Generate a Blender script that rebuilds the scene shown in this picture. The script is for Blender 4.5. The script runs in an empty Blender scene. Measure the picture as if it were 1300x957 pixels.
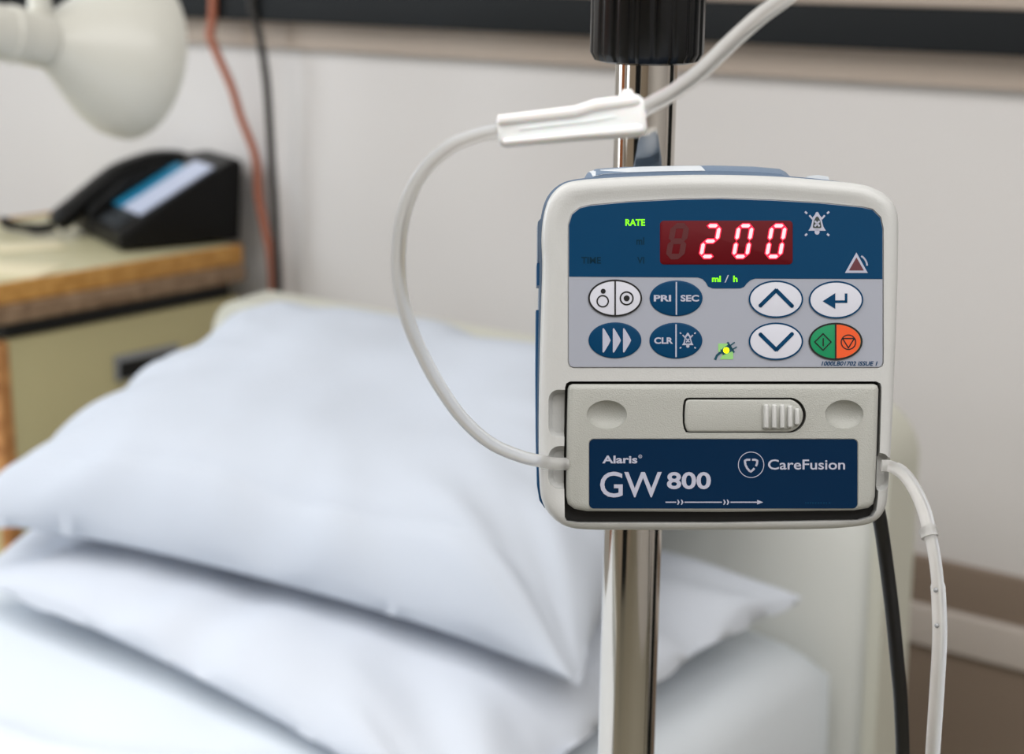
import bpy, bmesh, math, random
from mathutils import Vector, Matrix, noise
random.seed(4)
SC = bpy.context.scene
COL = SC.collection
PI = math.pi

# ------------------------------------------------------------------ camera
FPX = 2250.0                      # focal length in pixels of a 1300 px wide frame
TILT = math.radians(14.4); YAW = math.radians(37.5)
CAM = Vector((0.0, -2.02, 1.5))
FWD = Vector((-math.sin(YAW)*math.cos(TILT), math.cos(YAW)*math.cos(TILT), -math.sin(TILT)))
RGT = Vector((math.cos(YAW), math.sin(YAW), 0)); UPV = RGT.cross(FWD)
cd = bpy.data.cameras.new('camera'); cam = bpy.data.objects.new('camera', cd); COL.objects.link(cam)
cam.matrix_world = Matrix.Translation(CAM) @ Matrix((RGT, UPV, -FWD)).transposed().to_4x4()
cd.sensor_width = 36; cd.lens = FPX/1300*36; cd.clip_start = 0.02; cd.clip_end = 50
cd.dof.use_dof = True; cd.dof.focus_distance = 0.66; cd.dof.aperture_fstop = 11.5
SC.camera = cam
# ------------------------------------------------------------------ light
w = bpy.data.worlds.new('world'); SC.world = w; w.use_nodes = True
w.node_tree.nodes['Background'].inputs[0].default_value = (0.75, 0.85, 1.0, 1)
w.node_tree.nodes['Background'].inputs[1].default_value = 0.35
def area(name, loc, target, sx, sy, power, col):
    l = bpy.data.lights.new(name, 'AREA'); l.shape = 'RECTANGLE'; l.size = sx; l.size_y = sy
    l.energy = power; l.color = col
    o = bpy.data.objects.new(name, l); COL.objects.link(o); o.location = loc
    o.rotation_euler = (Vector(target)-Vector(loc)).to_track_quat('-Z', 'Y').to_euler()
    return o
area('window_daylight', (-3.3, -1.65, 1.65), (-0.9, -1.3, 1.0), 1.4, 1.4, 34, (0.84, 0.92, 1.0))
area('window_daylight', (-2.4, -4.5, 1.7), (-1.1, -0.9, 0.95), 1.2, 1.4, 18, (0.88, 0.94, 1.0))
area('ceiling_panel_light', (-1.5, -2.2, 2.62), (-1.5, -2.2, 0), 2.6, 2.0, 42, (1.0, 0.98, 0.96))
area('ceiling_panel_light', (0.9, -2.0, 2.62), (0.9, -2.0, 0), 1.8, 1.6, 38, (1.0, 0.98, 0.96))
SC.view_settings.view_transform = 'Standard'; SC.view_settings.look = 'None'
SC.view_settings.gamma = 1; SC.view_settings.use_curve_mapping = False
SC.view_settings.exposure = 0.0

# ------------------------------------------------------------------ helpers
def lin(c):
    c /= 255.0
    return c/12.92 if c <= 0.04045 else ((c+0.055)/1.055)**2.4
def rgb(r, g, b): return (lin(r), lin(g), lin(b), 1)
MATS = {}
def mat(name, col, rough=0.5, metal=0.0, bump=0.0, bscale=200, var=0.04, vscale=6, trans=0.0, ior=1.45, emit=None, es=0, coat=0, sss=0, alpha=1, spec=0.5):
    if name in MATS: return MATS[name]
    m = bpy.data.materials.new(name); m.use_nodes = True; nt = m.node_tree; b = nt.nodes['Principled BSDF']
    b.inputs['Roughness'].default_value = rough; b.inputs['Metallic'].default_value = metal
    b.inputs['IOR'].default_value = ior; b.inputs['Transmission Weight'].default_value = trans
    b.inputs['Specular IOR Level'].default_value = spec; b.inputs['Coat Weight'].default_value = coat; b.inputs['Alpha'].default_value = alpha
    if sss: b.inputs['Subsurface Weight'].default_value = sss; b.inputs['Subsurface Scale'].default_value = 0.004
    tc = nt.nodes.new('ShaderNodeTexCoord'); n = nt.nodes.new('ShaderNodeTexNoise')
    n.inputs['Scale'].default_value = vscale; n.inputs['Detail'].default_value = 3
    nt.links.new(tc.outputs['Object'], n.inputs['Vector'])
    mx = nt.nodes.new('ShaderNodeMix'); mx.data_type = 'RGBA'
    mx.inputs[6].default_value = tuple(c*(1-var) for c in col[:3])+(1,)
    mx.inputs[7].default_value = tuple(min(1, c*(1+var)) for c in col[:3])+(1,)
    nt.links.new(n.outputs['Fac'], mx.inputs[0]); nt.links.new(mx.outputs[2], b.inputs['Base Color'])
    if bump:
        n2 = nt.nodes.new('ShaderNodeTexNoise'); n2.inputs['Scale'].default_value = bscale; n2.inputs['Detail'].default_value = 2
        nt.links.new(tc.outputs['Object'], n2.inputs['Vector'])
        bp = nt.nodes.new('ShaderNodeBump'); bp.inputs['Strength'].default_value = bump; bp.inputs['Distance'].default_value = 0.001
        nt.links.new(n2.outputs['Fac'], bp.inputs['Height']); nt.links.new(bp.outputs['Normal'], b.inputs['Normal'])
    if emit: b.inputs['Emission Color'].default_value = emit; b.inputs['Emission Strength'].default_value = es
    MATS[name] = m; return m
def wood(name, c1, c2, scale=4, axis=(1, 12, 12), rough=0.45):
    m = mat(name, c1, rough, var=0.0); nt = m.node_tree; b = nt.nodes['Principled BSDF']
    tc = nt.nodes.new('ShaderNodeTexCoord'); mp = nt.nodes.new('ShaderNodeMapping'); mp.inputs['Scale'].default_value = axis
    n = nt.nodes.new('ShaderNodeTexNoise'); n.inputs['Scale'].default_value = scale; n.inputs['Detail'].default_value = 6
    r = nt.nodes.new('ShaderNodeValToRGB'); r.color_ramp.elements[0].color = c1; r.color_ramp.elements[1].color = c2
    r.color_ramp.elements[0].position = 0.35; r.color_ramp.elements[1].position = 0.68
    nt.links.new(tc.outputs['Object'], mp.inputs[0]); nt.links.new(mp.outputs[0], n.inputs['Vector'])
    nt.links.new(n.outputs['Fac'], r.inputs[0]); nt.links.new(r.outputs[0], b.inputs['Base Color']); return m

M_HOUS = mat('ivory_plastic', rgb(188, 189, 188), 0.30, bump=0.10, bscale=1500, var=0.01)
M_DOOR = mat('textured_ivory_plastic', rgb(164, 165, 160), 0.40, bump=0.25, bscale=2200, var=0.01)
M_REAR = mat('slate_blue_plastic', rgb(98, 116, 138), 0.45, bump=0.1, bscale=1200, var=0.02)
M_BLUE = mat('blue_print', rgb(0, 56, 92), 0.4, var=0.02, spec=0.15)
M_BTAB = mat('blue_tab_plastic', rgb(16, 78, 122), 0.4, var=0.02)
M_NAVY = mat('navy_label', rgb(0, 34, 64), 0.4, var=0.02, spec=0.12)
M_SILV = mat('silver_grey_membrane', rgb(154, 158, 170), 0.4, var=0.01)
M_PALE = mat('pale_key_face', rgb(200, 202, 213), 0.35, var=0.01)
M_LETT = mat('pale_lettering', rgb(172, 174, 192), 0.45, var=0.0)
M_BLK = mat('black_print', rgb(12, 12, 14), 0.4, var=0.0)
M_GAP = mat('gap_shade_black', rgb(14, 13, 11), 0.55, var=0.02)  # shade inside gaps and recesses, put into the colour
M_DIM = mat('unlit_legend', rgb(4, 40, 58), 0.5, var=0.0, spec=0.1)
M_GRN = mat('green_key', rgb(0, 132, 84), 0.4, var=0.02)
M_ORG = mat('orange_key', rgb(222, 84, 34), 0.4, var=0.02)
M_WIN = mat('dark_red_window', rgb(88, 4, 14), 0.5, var=0.03, spec=0.15)
M_DIMSEG = mat('unlit_segment', rgb(76, 10, 16), 0.5, var=0.0)
M_SEGR = mat('led_segment_red', (0.5, 0, 0.02, 1), 0.4, emit=(1.0, 0.012, 0.06, 1), es=1.0)
M_SEGW = mat('led_segment_core', (0.8, 0.3, 0.3, 1), 0.4, emit=(1.0, 0.50, 0.56, 1), es=1.05)
M_LITG = mat('lit_green_legend', (0.2, 0.6, 0.0, 1), 0.4, emit=(0.12, 0.95, 0.0, 1), es=0.9)
M_LITY = mat('lit_yellow_lamp', (0.7, 0.8, 0.0, 1), 0.4, emit=(0.75, 1.0, 0.0, 1), es=1.4)
M_PGRN = mat('pale_green_glow', rgb(142, 200, 120), 0.4, var=0.05)  # glow of the mains lamp, put into the colour
M_MAR = mat('maroon_window', rgb(92, 44, 52), 0.4, var=0.05)
M_STK = mat('white_sticker', rgb(196, 202, 208), 0.35, var=0.05, vscale=300)
M_CHR = mat('brushed_chrome', (0.56, 0.53, 0.49, 1), 0.07, metal=1.0, var=0.02)
M_BPL = mat('glossy_black_plastic', rgb(4, 5, 8), 0.25, var=0.05)
M_RUB = mat('black_cable_rubber', rgb(14, 14, 15), 0.45, var=0.02)
M_TUBE = mat('clear_soft_tubing', (0.88, 0.88, 0.87, 1), 0.28, trans=0.75, ior=1.22, var=0.0, sss=0.0)
M_WCL = mat('milky_white_plastic', rgb(238, 239, 240), 0.4, var=0.005, sss=0.2)
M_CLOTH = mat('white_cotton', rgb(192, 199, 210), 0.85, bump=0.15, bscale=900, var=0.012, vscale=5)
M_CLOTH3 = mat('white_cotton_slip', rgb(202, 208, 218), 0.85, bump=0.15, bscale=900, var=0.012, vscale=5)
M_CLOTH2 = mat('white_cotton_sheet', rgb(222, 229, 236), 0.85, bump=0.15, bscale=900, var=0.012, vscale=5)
M_BEDP = mat('cream_bed_plastic', rgb(212, 214, 210), 0.4, var=0.01)
M_BEDE = mat('pale_green_bed_edging', rgb(202, 202, 190), 0.45, var=0.02)
M_STEEL = mat('grey_painted_steel', rgb(150, 152, 154), 0.4, metal=0.3, var=0.02)
M_WALL = mat('warm_white_wall_paint', rgb(214, 211, 209), 0.7, bump=0.08, bscale=120, var=0.012, vscale=2)
M_TANW = mat('tan_wall_paint', rgb(178, 164, 146), 0.7, var=0.02)
M_TAUPE = mat('taupe_band', rgb(176, 162, 149), 0.6, bump=0.05, var=0.03, vscale=3)
M_TAUPE2 = mat('dark_taupe_paint', rgb(136, 120, 106), 0.6, bump=0.05, var=0.03, vscale=3)
M_STRIP = mat('pale_taupe_strip', rgb(196, 187, 180), 0.5, var=0.03)
M_RAIL = mat('charcoal_rail', rgb(20, 23, 25), 0.6, var=0.05, spec=0.25)
M_FLOOR = mat('grey_green_vinyl', rgb(160, 156, 140), 0.4, var=0.1, vscale=30)
M_CEIL = mat('white_ceiling', rgb(232, 230, 226), 0.8, var=0.01)
M_PHONE = mat('matt_black_plastic', rgb(8, 8, 9), 0.4, var=0.05, spec=0.3)
M_KEYS = mat('dark_grey_keys', rgb(60, 66, 72), 0.5)
M_SCREEN = mat('pale_display_card', rgb(196, 205, 228), 0.4, var=0.05, vscale=40)
M_TEAL = mat('teal_card_strip', rgb(18, 120, 158), 0.4)
M_LAMP = mat('cream_enamel', rgb(216, 215, 206), 0.28, var=0.01)
M_LAM = mat('pale_olive_laminate', rgb(200, 194, 158), 0.35, var=0.03, vscale=8)
M_KHAKI = mat('khaki_laminate', rgb(192, 182, 138), 0.45, var=0.03, vscale=5)
M_OAK = wood('oak_edging', rgb(206, 154, 82), rgb(176, 124, 56))
M_BRN = wood('brown_moulding', rgb(150, 124, 98), rgb(118, 92, 68))
M_OAK2 = wood('oak_stile', rgb(196, 140, 84), rgb(158, 104, 56))
M_REFLW = wood('reflection_wood', rgb(196, 120, 66), rgb(160, 90, 44))
M_PAPER = mat('cream_paper', rgb(232, 222, 190), 0.7, var=0.04)
M_ORC = mat('orange_brown_hose', rgb(172, 104, 80), 0.5, var=0.03)
M_GRC = mat('charcoal_cable', rgb(52, 50, 48), 0.55, var=0.03)
M_LAMPG = mat('frosted_bulb', rgb(240, 238, 228), 0.5)
M_PANEL = mat('light_diffuser', rgb(240, 240, 240), 0.5)

def link(name, me, m=None, parent=None, smooth=None):
    if smooth is not None:
        for p in me.polygons: p.use_smooth = True
        me.set_sharp_from_angle(angle=math.radians(smooth))
    o = bpy.data.objects.new(name, me); COL.objects.link(o)
    if m: me.materials.clear(); me.materials.append(m)
    if parent: o.parent = parent
    return o
def obj(name, bm, m, parent=None, smooth=35, recalc=True):
    if recalc: bmesh.ops.recalc_face_normals(bm, faces=bm.faces[:])
    me = bpy.data.meshes.new(name); bm.to_mesh(me); bm.free()
    return link(name, me, m, parent, smooth)
def tag(o, label=None, cat=None, group=None, kind=None):
    for k, v in (('label', label), ('category', cat), ('group', group), ('kind', kind)):
        if v: o[k] = v
    return o
def empty(name, loc, rot=None):
    e = bpy.data.objects.new(name, None); COL.objects.link(e); e.empty_display_size = 0.02
    if rot is not None: e.matrix_world = Matrix.Translation(loc) @ rot.to_4x4()
    else: e.location = loc
    return e
def add_box(bm, a, b, bev=0.0, M=None):
    a = Vector(a); b = Vector(b)
    r = bmesh.ops.create_cube(bm, size=1); vs = r['verts']
    for v in vs: v.co = Vector(((a[i]+b[i])/2 + v.co[i]*abs(b[i]-a[i]) for i in range(3)))
    if bev:
        es = list({e for v in vs for e in v.link_edges})
        rr = bmesh.ops.bevel(bm, geom=es, offset=bev, segments=3, affect='EDGES', profile=0.6)
        vs = list({v for f in rr['faces'] for v in f.verts} | {v for v in vs if v.is_valid})
    if M:
        for v in vs: v.co = M @ v.co
    return vs
def box(name, a, b, m, parent=None, bev=0.0):
    bm = bmesh.new(); add_box(bm, a, b, bev); return obj(name, bm, m, parent)
def struct(name, a, b, m, bev=0.0): return tag(box(name, a, b, m, None, bev), kind='structure')
def lathe(prof, seg=40, M=None, bm=None, cap=True):
    bm = bm or bmesh.new(); rings = []
    for r, z in prof:
        rings.append([bm.verts.new((M @ Vector((r*math.cos(t), r*math.sin(t), z))) if M else (r*math.cos(t), r*math.sin(t), z))
                      for t in (2*PI*i/seg for i in range(seg))])
    for a, b in zip(rings, rings[1:]):
        for i in range(seg): bm.faces.new((a[i], a[(i+1) % seg], b[(i+1) % seg], b[i]))
    if cap: bm.faces.new(rings[0][::-1]); bm.faces.new(rings[-1])
    return bm
def catmull(P, n=8):
    P = [Vector(p) for p in P]; Q = [2*P[0]-P[1]]+P+[2*P[-1]-P[-2]]; out = []
    for i in range(1, len(Q)-2):
        for k in range(n):
            t = k/n; a, b, c, d = Q[i-1:i+3]
            out.append(0.5*((2*b)+(c-a)*t+(2*a-5*b+4*c-d)*t*t+(3*b-a-3*c+d)*t**3))
    out.append(P[-1]); return out
def sweep(P, r, n=8, seg=14, bm=None, raw=False):
    bm = bm or bmesh.new(); Q = [Vector(p) for p in P] if raw else catmull(P, n); rings = []; u = None
    for i, q in enumerate(Q):
        t = (Q[min(i+1, len(Q)-1)]-Q[max(i-1, 0)]).normalized()
        if u is None: u = t.orthogonal().normalized()
        u = (u-t*u.dot(t)).normalized(); v = t.cross(u)
        rr = r(i/(len(Q)-1)) if callable(r) else r
        rings.append([bm.verts.new(q+(u*math.cos(a)+v*math.sin(a))*rr) for a in (2*PI*k/seg for k in range(seg))])
    for a, b in zip(rings, rings[1:]):
        for i in range(seg): bm.faces.new((a[i], a[(i+1) % seg], b[(i+1) % seg], b[i]))
    bm.faces.new(rings[0][::-1]); bm.faces.new(rings[-1]); return bm
def at(x, y, d): return CAM + (FWD + RGT*((x-650)/FPX) + UPV*((478.5-y)/FPX))*d   # a point of the room d metres in front of the lens

# ------------------------------------------------------------------ room
struct('floor', (-3.5, -4.6, -0.1), (2.3, 0.1, 0), M_FLOOR)
struct('ceiling', (-3.5, -4.6, 2.65), (2.3, 0.1, 2.75), M_CEIL)
struct('wall_back', (-3.5, 0, 0), (2.3, 0.1, 2.65), M_WALL)
struct('wall_left', (-3.5, -4.6, 0), (-3.4, 0, 2.65), M_WALL)
struct('wall_right', (2.3, -4.6, 0), (2.4, 0.1, 2.65), M_WALL)
struct('wall_front', (-3.5, -4.7, 0), (2.3, -4.6, 2.65), M_TANW)
struct('reflection_board_1', (-3.4, -3.55, 0), (-3.36, -2.60, 2.05), M_REFLW, 0.004)  # unseen board, added for the orange streak reflected in the pole
struct('reflection_board_2', (-0.75, -4.6, 0), (0.3, -4.56, 2.1), M_RAIL, 0.004)  # added out of view to give the pole a dark reflected stripe
struct('reflection_board_3', (0.25, -0.03, 0), (1.15, 0, 2.05), M_RAIL, 0.004)  # unseen dark board, added to darken the pole's right edge by reflection
# service rail with taupe strips above and below it
struct('trim_1', (-3.4, -0.055, 1.352), (0.2, 0, 1.403), M_RAIL, 0.004)
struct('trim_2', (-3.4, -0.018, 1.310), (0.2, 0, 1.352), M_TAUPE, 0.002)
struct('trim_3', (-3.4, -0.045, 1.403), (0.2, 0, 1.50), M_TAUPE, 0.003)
struct('trim_4', (-3.4, -0.012, 0.655), (0.2, 0, 0.715), M_TAUPE2, 0.001)
struct('trim_5', (-3.4, -0.022, 0.600), (0.2, 0, 0.655), M_STRIP, 0.006)
struct('trim_6', (-3.4, -0.012, 0.1), (0.2, 0, 0.600), M_TAUPE2, 0.001)
struct('baseboard_back', (-3.4, -0.02, 0), (2.3, 0, 0.1), M_RAIL, 0.003)

# ------------------------------------------------------------------ hospital bed
bed = tag(empty('hospital_bed', (-1.25, -1.4, 0)), 'cream hospital bed with a rounded plastic headboard behind the pillows', 'bed')
def B(x, y, z): return Vector((x+1.25, y+1.4, z))
def rounded(x0, x1, z0, z1, r, n=8, rb=None):
    pts = []
    rb = rb if rb is not None else 0.01
    for cx, cz, a0, q in ((x1-r, z1-r, 0, r), (x0+r, z1-r, 90, r), (x0+rb, z0+rb, 180, rb), (x1-rb, z0+rb, 270, rb)):
        for k in range(n+1):
            a = math.radians(a0+90*k/n); pts.append(Vector((cx+q*math.cos(a), cz+q*math.sin(a))))
    return pts
def inset(pts, d):
    n = len(pts); out = []
    for i in range(n):
        a, b, c = pts[i-1], pts[i], pts[(i+1) % n]
        e1 = (b-a); e2 = (c-b)
        if e1.length < 1e-9: e1 = e2
        if e2.length < 1e-9: e2 = e1
        n1 = Vector((-e1.y, e1.x)).normalized(); n2 = Vector((-e2.y, e2.x)).normalized()
        nn = (n1+n2)
        nn = nn.normalized() if nn.length > 1e-6 else n1
        out.append(b+nn*d/max(0.5, nn.dot(n1)))
    return out
def loft(pts, prof, fn, bm=None):
    """closed outline (ccw) carried through (inset, height) steps; fn maps (x, y, h) to 3D"""
    bm = bm or bmesh.new(); rings = []
    for d, h in prof:
        q = inset(pts, d) if d else pts
        rings.append([bm.verts.new(fn(p.x, p.y, h)) for p in q])
    n = len(pts)
    for a, b in zip(rings, rings[1:]):
        for i in range(n): bm.faces.new((a[i], a[(i+1) % n], b[(i+1) % n], b[i]))
    bm.faces.new(rings[0][::-1]); bm.faces.new(rings[-1]); return bm
hb = rounded(-1.76, -0.748, 0.42, 1.013, 0.06)
obj('headboard', loft(inset(hb, 0.012), [(0, 0.03), (0.0, 0.048), (0.006, 0.052)], lambda x, z, h: B(x, -0.34-h, z)), M_BEDP, bed)
def band(outer, inner, h0, h1, fn):
    bm = bmesh.new(); n = len(outer)
    R = [[bm.verts.new(fn(p.x, p.y, h)) for p in q] for q, h in ((outer, h0), (inset(outer, 0.004), h1), (inner, h1), (inner, h0))]
    for a, b in zip(R, R[1:]+R[:1]):
        for i in range(n): bm.faces.new((a[i], a[(i+1) % n], b[(i+1) % n], b[i]))
    return bm
obj('headboard_edging', band(hb, inset(hb, 0.020), 0.0, 0.062, lambda x, z, h: B(x, -0.34-h, z)), M_BEDE, bed, 50)
for x in (-1.66, -0.84):
    bm = bmesh.new(); add_box(bm, B(x-0.02, -0.40, 0.12), B(x+0.02, -0.36, 0.45), 0.004); obj('headboard_post', bm, M_STEEL, bed)
bm = bmesh.new(); add_box(bm, B(-1.68, -2.35, 0.42), B(-0.82, -0.42, 0.50), 0.01); obj('bed_frame', bm, M_STEEL, bed)
for x in (-1.62, -0.88):
    for y in (-2.2, -0.6):
        bm = bmesh.new(); add_box(bm, B(x-0.025, y-0.025, 0.1), B(x+0.025, y+0.025, 0.42), 0.004); lg = obj('leg', bm, M_STEEL, bed)
        bm = lathe([(0.03, -0.018), (0.055, -0.014), (0.06, -0.008), (0.06, 0.008), (0.055, 0.014), (0.03, 0.018)], 24,
                   Matrix.Translation(B(x, y, 0.06)) @ Matrix.Rotation(PI/2, 4, 'Y')); obj('wheel', bm, M_RUB, lg)
bm = lathe([(0.07, 0), (0.07, 0.02)], 4)
bm.free()
fbp = rounded(-1.745, -0.755, 0.35, 0.78, 0.07)
obj('footboard', loft(fbp, [(0, 0), (0, 0.03), (0.006, 0.036)], lambda x, z, h: B(x, -2.36-h, z)), M_BEDP, bed)

# mattress with its sheet: raised towards the head end
def sheet_top(x, y):
    t = max(0.0, min(1.0, (y+1.25)/0.8)); t = t*t*(3-2*t)
    return 0.742 + 0.028*t
def soft(p, s, a, seed=0): return noise.noise(Vector((p[0]*s+seed, p[1]*s, seed*1.7)))*a
def mattress():
    bm = bmesh.new(); NX, NY = 56, 110; g = {}
    x0, x1, y0, y1 = -1.70, -0.80, -2.33, -0.42
    for j in range(NY+1):
        for i in range(NX+1):
            u = i/NX*2-1; v = j/NY*2-1
            x = x0+(x1-x0)*i/NX; y = y0+(y1-y0)*j/NY
            e = (1-abs(u)**14)*(1-abs(v)**30)
            z = sheet_top(x, y)-0.05*(1-max(0, e)**0.5)
            z += soft((x, y), 3.0, 0.007, 2)+soft((x*1.0+y*0.6, y*0.4), 9.0, 0.005, 5)
            # creases that run across the sheet below the pillows
            for (c, k, hgt, wd) in ((-1.06, 0.30, 0.010, 0.020), (-1.22, 0.15, 0.006, 0.028), (-1.40, -0.22, 0.006, 0.03)):
                dd = y-(c+k*(x+1.25)+soft((x, 0), 5, 0.03, 9)); z += hgt*math.exp(-(dd/wd)**2)
            g[i, j] = bm.verts.new(B(x, y, z))
    for j in range(NY):
        for i in range(NX): bm.faces.new((g[i, j], g[i+1, j], g[i+1, j+1], g[i, j+1]))
    ring = [g[i, 0] for i in range(NX)]+[g[NX, j] for j in range(NY)]+[g[i, NY] for i in range(NX, 0, -1)]+[g[0, j] for j in range(NY, 0, -1)]
    prev = ring; n = len(ring)
    for k, zz in enumerate((0.62, 0.54, 0.505)):
        cur = [bm.verts.new((v.co.x*(1.004 if k == 0 else 1.0), v.co.y, zz)) for v in ring]
        for i in range(n): bm.faces.new((prev[i], cur[i], cur[(i+1) % n], prev[(i+1) % n]))
        prev = cur
    bm.faces.new(prev)
    return bm
mt = empty('mattress', (-1.25, -1.4, 0.5))
mm = mattress()
for v in mm.verts: v.co.z -= 0.5
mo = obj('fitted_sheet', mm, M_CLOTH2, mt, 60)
tag(mt, 'mattress under a tight white sheet on the hospital bed, below both pillows', 'mattress')

def pillow(name, BL, BR, FR, FL, T, seed, label, droop=0.0, hem=False, m=None):
    """stuffed pillow between four seam corners"""
    BL, BR, FR, FL = map(Vector, (BL, BR, FR, FL)); c = (BL+BR+FR+FL)/4
    nrm = ((BR-FL).cross(BL-FR)).normalized()
    if nrm.z < 0: nrm = -nrm
    ex = (BR+FR-BL-FL).normalized(); ey = (BL+BR-FL-FR).normalized()
    N = 90; bm = bmesh.new(); top = {}; bot = {}
    for j in range(N+1):
        for i in range(N+1):
            u = math.sin((i/N-0.5)*PI)*0.55+(2*i/N-1)*0.45; v = math.sin((j/N-0.5)*PI)*0.55+(2*j/N-1)*0.45
            s, t = (u+1)/2, (v+1)/2
            p = (FL*(1-s)+FR*s)*(1-t)+(BL*(1-s)+BR*s)*t
            # seams are pulled in between the corners
            p -= ey*(0.020*v*abs(v)**3)*(1-u*u); p -= ex*(0.028*u*abs(u)**3)*(1-v*v)
            pr = max(0, (1-abs(u)**4.0))**0.52*max(0, (1-abs(v)**4.0))**0.52
            edge = 1-pr
            ang = math.atan2(v, u)
            wr = noise.noise(Vector((ang*5+seed, (u*u+v*v)*0.8, seed)))*0.022*edge*pr**0.35*2
            wr += noise.noise(Vector((u*2.2+seed, v*2.2, seed*2)))*0.010*pr+noise.noise(Vector((u*6+seed, v*3.5, seed*3)))*0.0035*pr
            # corner puckers
            cc = (abs(u)*abs(v))**6
            wr += cc*0.008*math.sin(18*(u-v*math.copysign(1, u*v))+seed)
            if hem: wr -= 0.0035*math.exp(-((v+0.80+0.02*math.sin(u*7))/0.035)**2)*(1-u**6)
            cr = max(0, 1-math.hypot(u-0.9, v+0.9)/0.75); wr += cr*0.006*noise.noise(Vector((math.atan2(v+1.05, u-1.05)*5, seed, 0)))*pr**0.3*(2 if hem else 1)
            d = nrm*(T*pr+wr)
            sag = Vector((0, 0, -droop*(abs(u)*abs(v))**4))
            pt = p+d+sag-c
            if i in (0, N) or j in (0, N):
                w_ = bm.verts.new(pt+nrm*soft((u*3, v*3), 2.2, 0.008, seed)); top[i, j] = w_; bot[i, j] = w_
            else:
                top[i, j] = bm.verts.new(pt); bot[i, j] = bm.verts.new(p-nrm*(T*0.26*pr)+sag-c)
    for j in range(N):
        for i in range(N):
            bm.faces.new((top[i, j], top[i+1, j], top[i+1, j+1], top[i, j+1]))
            q = (bot[i, j], bot[i, j+1], bot[i+1, j+1], bot[i+1, j])
            if len(set(q)) == 4 and set(q) != {top[i, j], top[i, j+1], top[i+1, j+1], top[i+1, j]}: bm.faces.new(q)
    o = obj(name, bm, m or M_CLOTH, None, 80); o.location = c
    tag(o, label, 'pillow', 'white pillows stacked at the bed head'); return o
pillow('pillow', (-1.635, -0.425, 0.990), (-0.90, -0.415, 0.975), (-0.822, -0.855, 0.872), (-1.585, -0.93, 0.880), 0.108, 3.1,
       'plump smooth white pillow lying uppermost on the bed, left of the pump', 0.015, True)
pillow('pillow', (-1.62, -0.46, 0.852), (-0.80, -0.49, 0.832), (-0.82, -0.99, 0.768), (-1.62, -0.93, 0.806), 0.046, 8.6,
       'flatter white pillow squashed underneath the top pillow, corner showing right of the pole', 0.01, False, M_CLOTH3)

# ------------------------------------------------------------------ bedside cabinet
cab = tag(empty('bedside_cabinet', (-2.04, -0.07, 0), Matrix.Rotation(math.radians(-5), 3, 'Z')),
          'khaki bedside cabinet with oak edged top standing by the wall', 'cabinet')
def cbox(name, a, b, m, p=cab, bev=0.0): return box(name, a, b, m, p, bev)
cbox('cabinet_top', (-0.50, -0.455, 0.974), (-0.006, 0, 1.0), M_LAM, bev=0.002)
cbox('oak_edge', (-0.506, -0.461, 0.973), (-0.5, 0.0, 1.003), M_OAK, bev=0.002)
cbox('oak_edge', (-0.0058, -0.461, 0.973), (0.004, 0.0, 1.003), M_OAK, bev=0.003)
cbox('oak_edge', (-0.4998, -0.467, 0.973), (-0.006, -0.4552, 1.003), M_OAK, bev=0.003)
cbox('moulding', (-0.51, -0.47, 0.944), (0.012, 0.0, 0.9725), M_BRN, bev=0.008)
cbox('side_panel', (-0.026, -0.425, 0.12), (-0.010, 0.0, 0.916), M_KHAKI, bev=0.001)
cbox('side_panel', (-0.49, -0.425, 0.12), (-0.474, 0.0, 0.925), M_KHAKI, bev=0.001)
cbox('gap_shade_strip', (-0.47, -0.42, 0.9165), (-0.022, -0.01, 0.9438), M_GAP)  # black filler strip, shade under the moulding put into its colour
cbox('stile', (-0.030, -0.447, 0.12), (-0.006, -0.4255, 0.916), M_OAK2, bev=0.003)
cbox('stile', (-0.49, -0.447, 0.12), (-0.466, -0.4255, 0.925), M_OAK2, bev=0.003)
dr = cbox('drawer', (-0.464, -0.445, 0.76), (-0.032, -0.40, 0.91), M_KHAKI, bev=0.003)
cbox('handle', (-0.30, -0.465, 0.83), (-0.20, -0.446, 0.845), M_STEEL, dr, 0.003)
dd = cbox('door', (-0.464, -0.445, 0.14), (-0.032, -0.425, 0.75), M_KHAKI, bev=0.003)
cbox('handle', (-0.08, -0.465, 0.45), (-0.065, -0.446, 0.58), M_STEEL, dd, 0.003)
cbox('back_panel', (-0.47, -0.012, 0.12), (-0.028, -0.004, 0.925), M_KHAKI)
hk = cbox('recessed_grip', (-0.0098, -0.248, 0.822), (-0.002, -0.128, 0.862), M_STEEL, bev=0.003)
cbox('grip_shade_plate', (-0.0019, -0.242, 0.826), (-0.0005, -0.134, 0.852), M_GAP, hk)  # flat black plate, shade inside the grip put into its colour
for x in (-0.46, -0.04):
    for y in (-0.41, -0.05):
        bm = lathe([(0.02, 0.0), (0.026, 0.006), (0.026, 0.05), (0.012, 0.07), (0.012, 0.12)], 18, Matrix.Translation((x, y, 0))); obj('foot', bm, M_RUB, cab)
# papers on the cabinet
CR = cab.matrix_basis.copy() if False else (Matrix.Translation((-2.04, -0.07, 0)) @ Matrix.Rotation(math.radians(-5), 4, 'Z'))
def paper(loc, rz, sx, sy, label):
    bm = bmesh.new(); add_box(bm, (-sx/2, -sy/2, 0), (sx/2, sy/2, 0.0015), 0.0003)
    o = obj('paper', bm, M_PAPER); o.location = loc; o.rotation_euler = (0, 0, rz)
    tag(o, label, 'paper')
paper(at(14, 340, 2.60).xy.to_3d()+Vector((-0.02, 0.015, 1.0005)), 0.4, 0.13, 0.09, 'cream sheet of paper near the front edge of the cabinet top')
paper(at(62, 312, 2.78).xy.to_3d()+Vector((-0.05, 0.0, 1.0005)), 1.1, 0.10, 0.07, 'small cream slip of paper left of the telephone')

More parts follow.
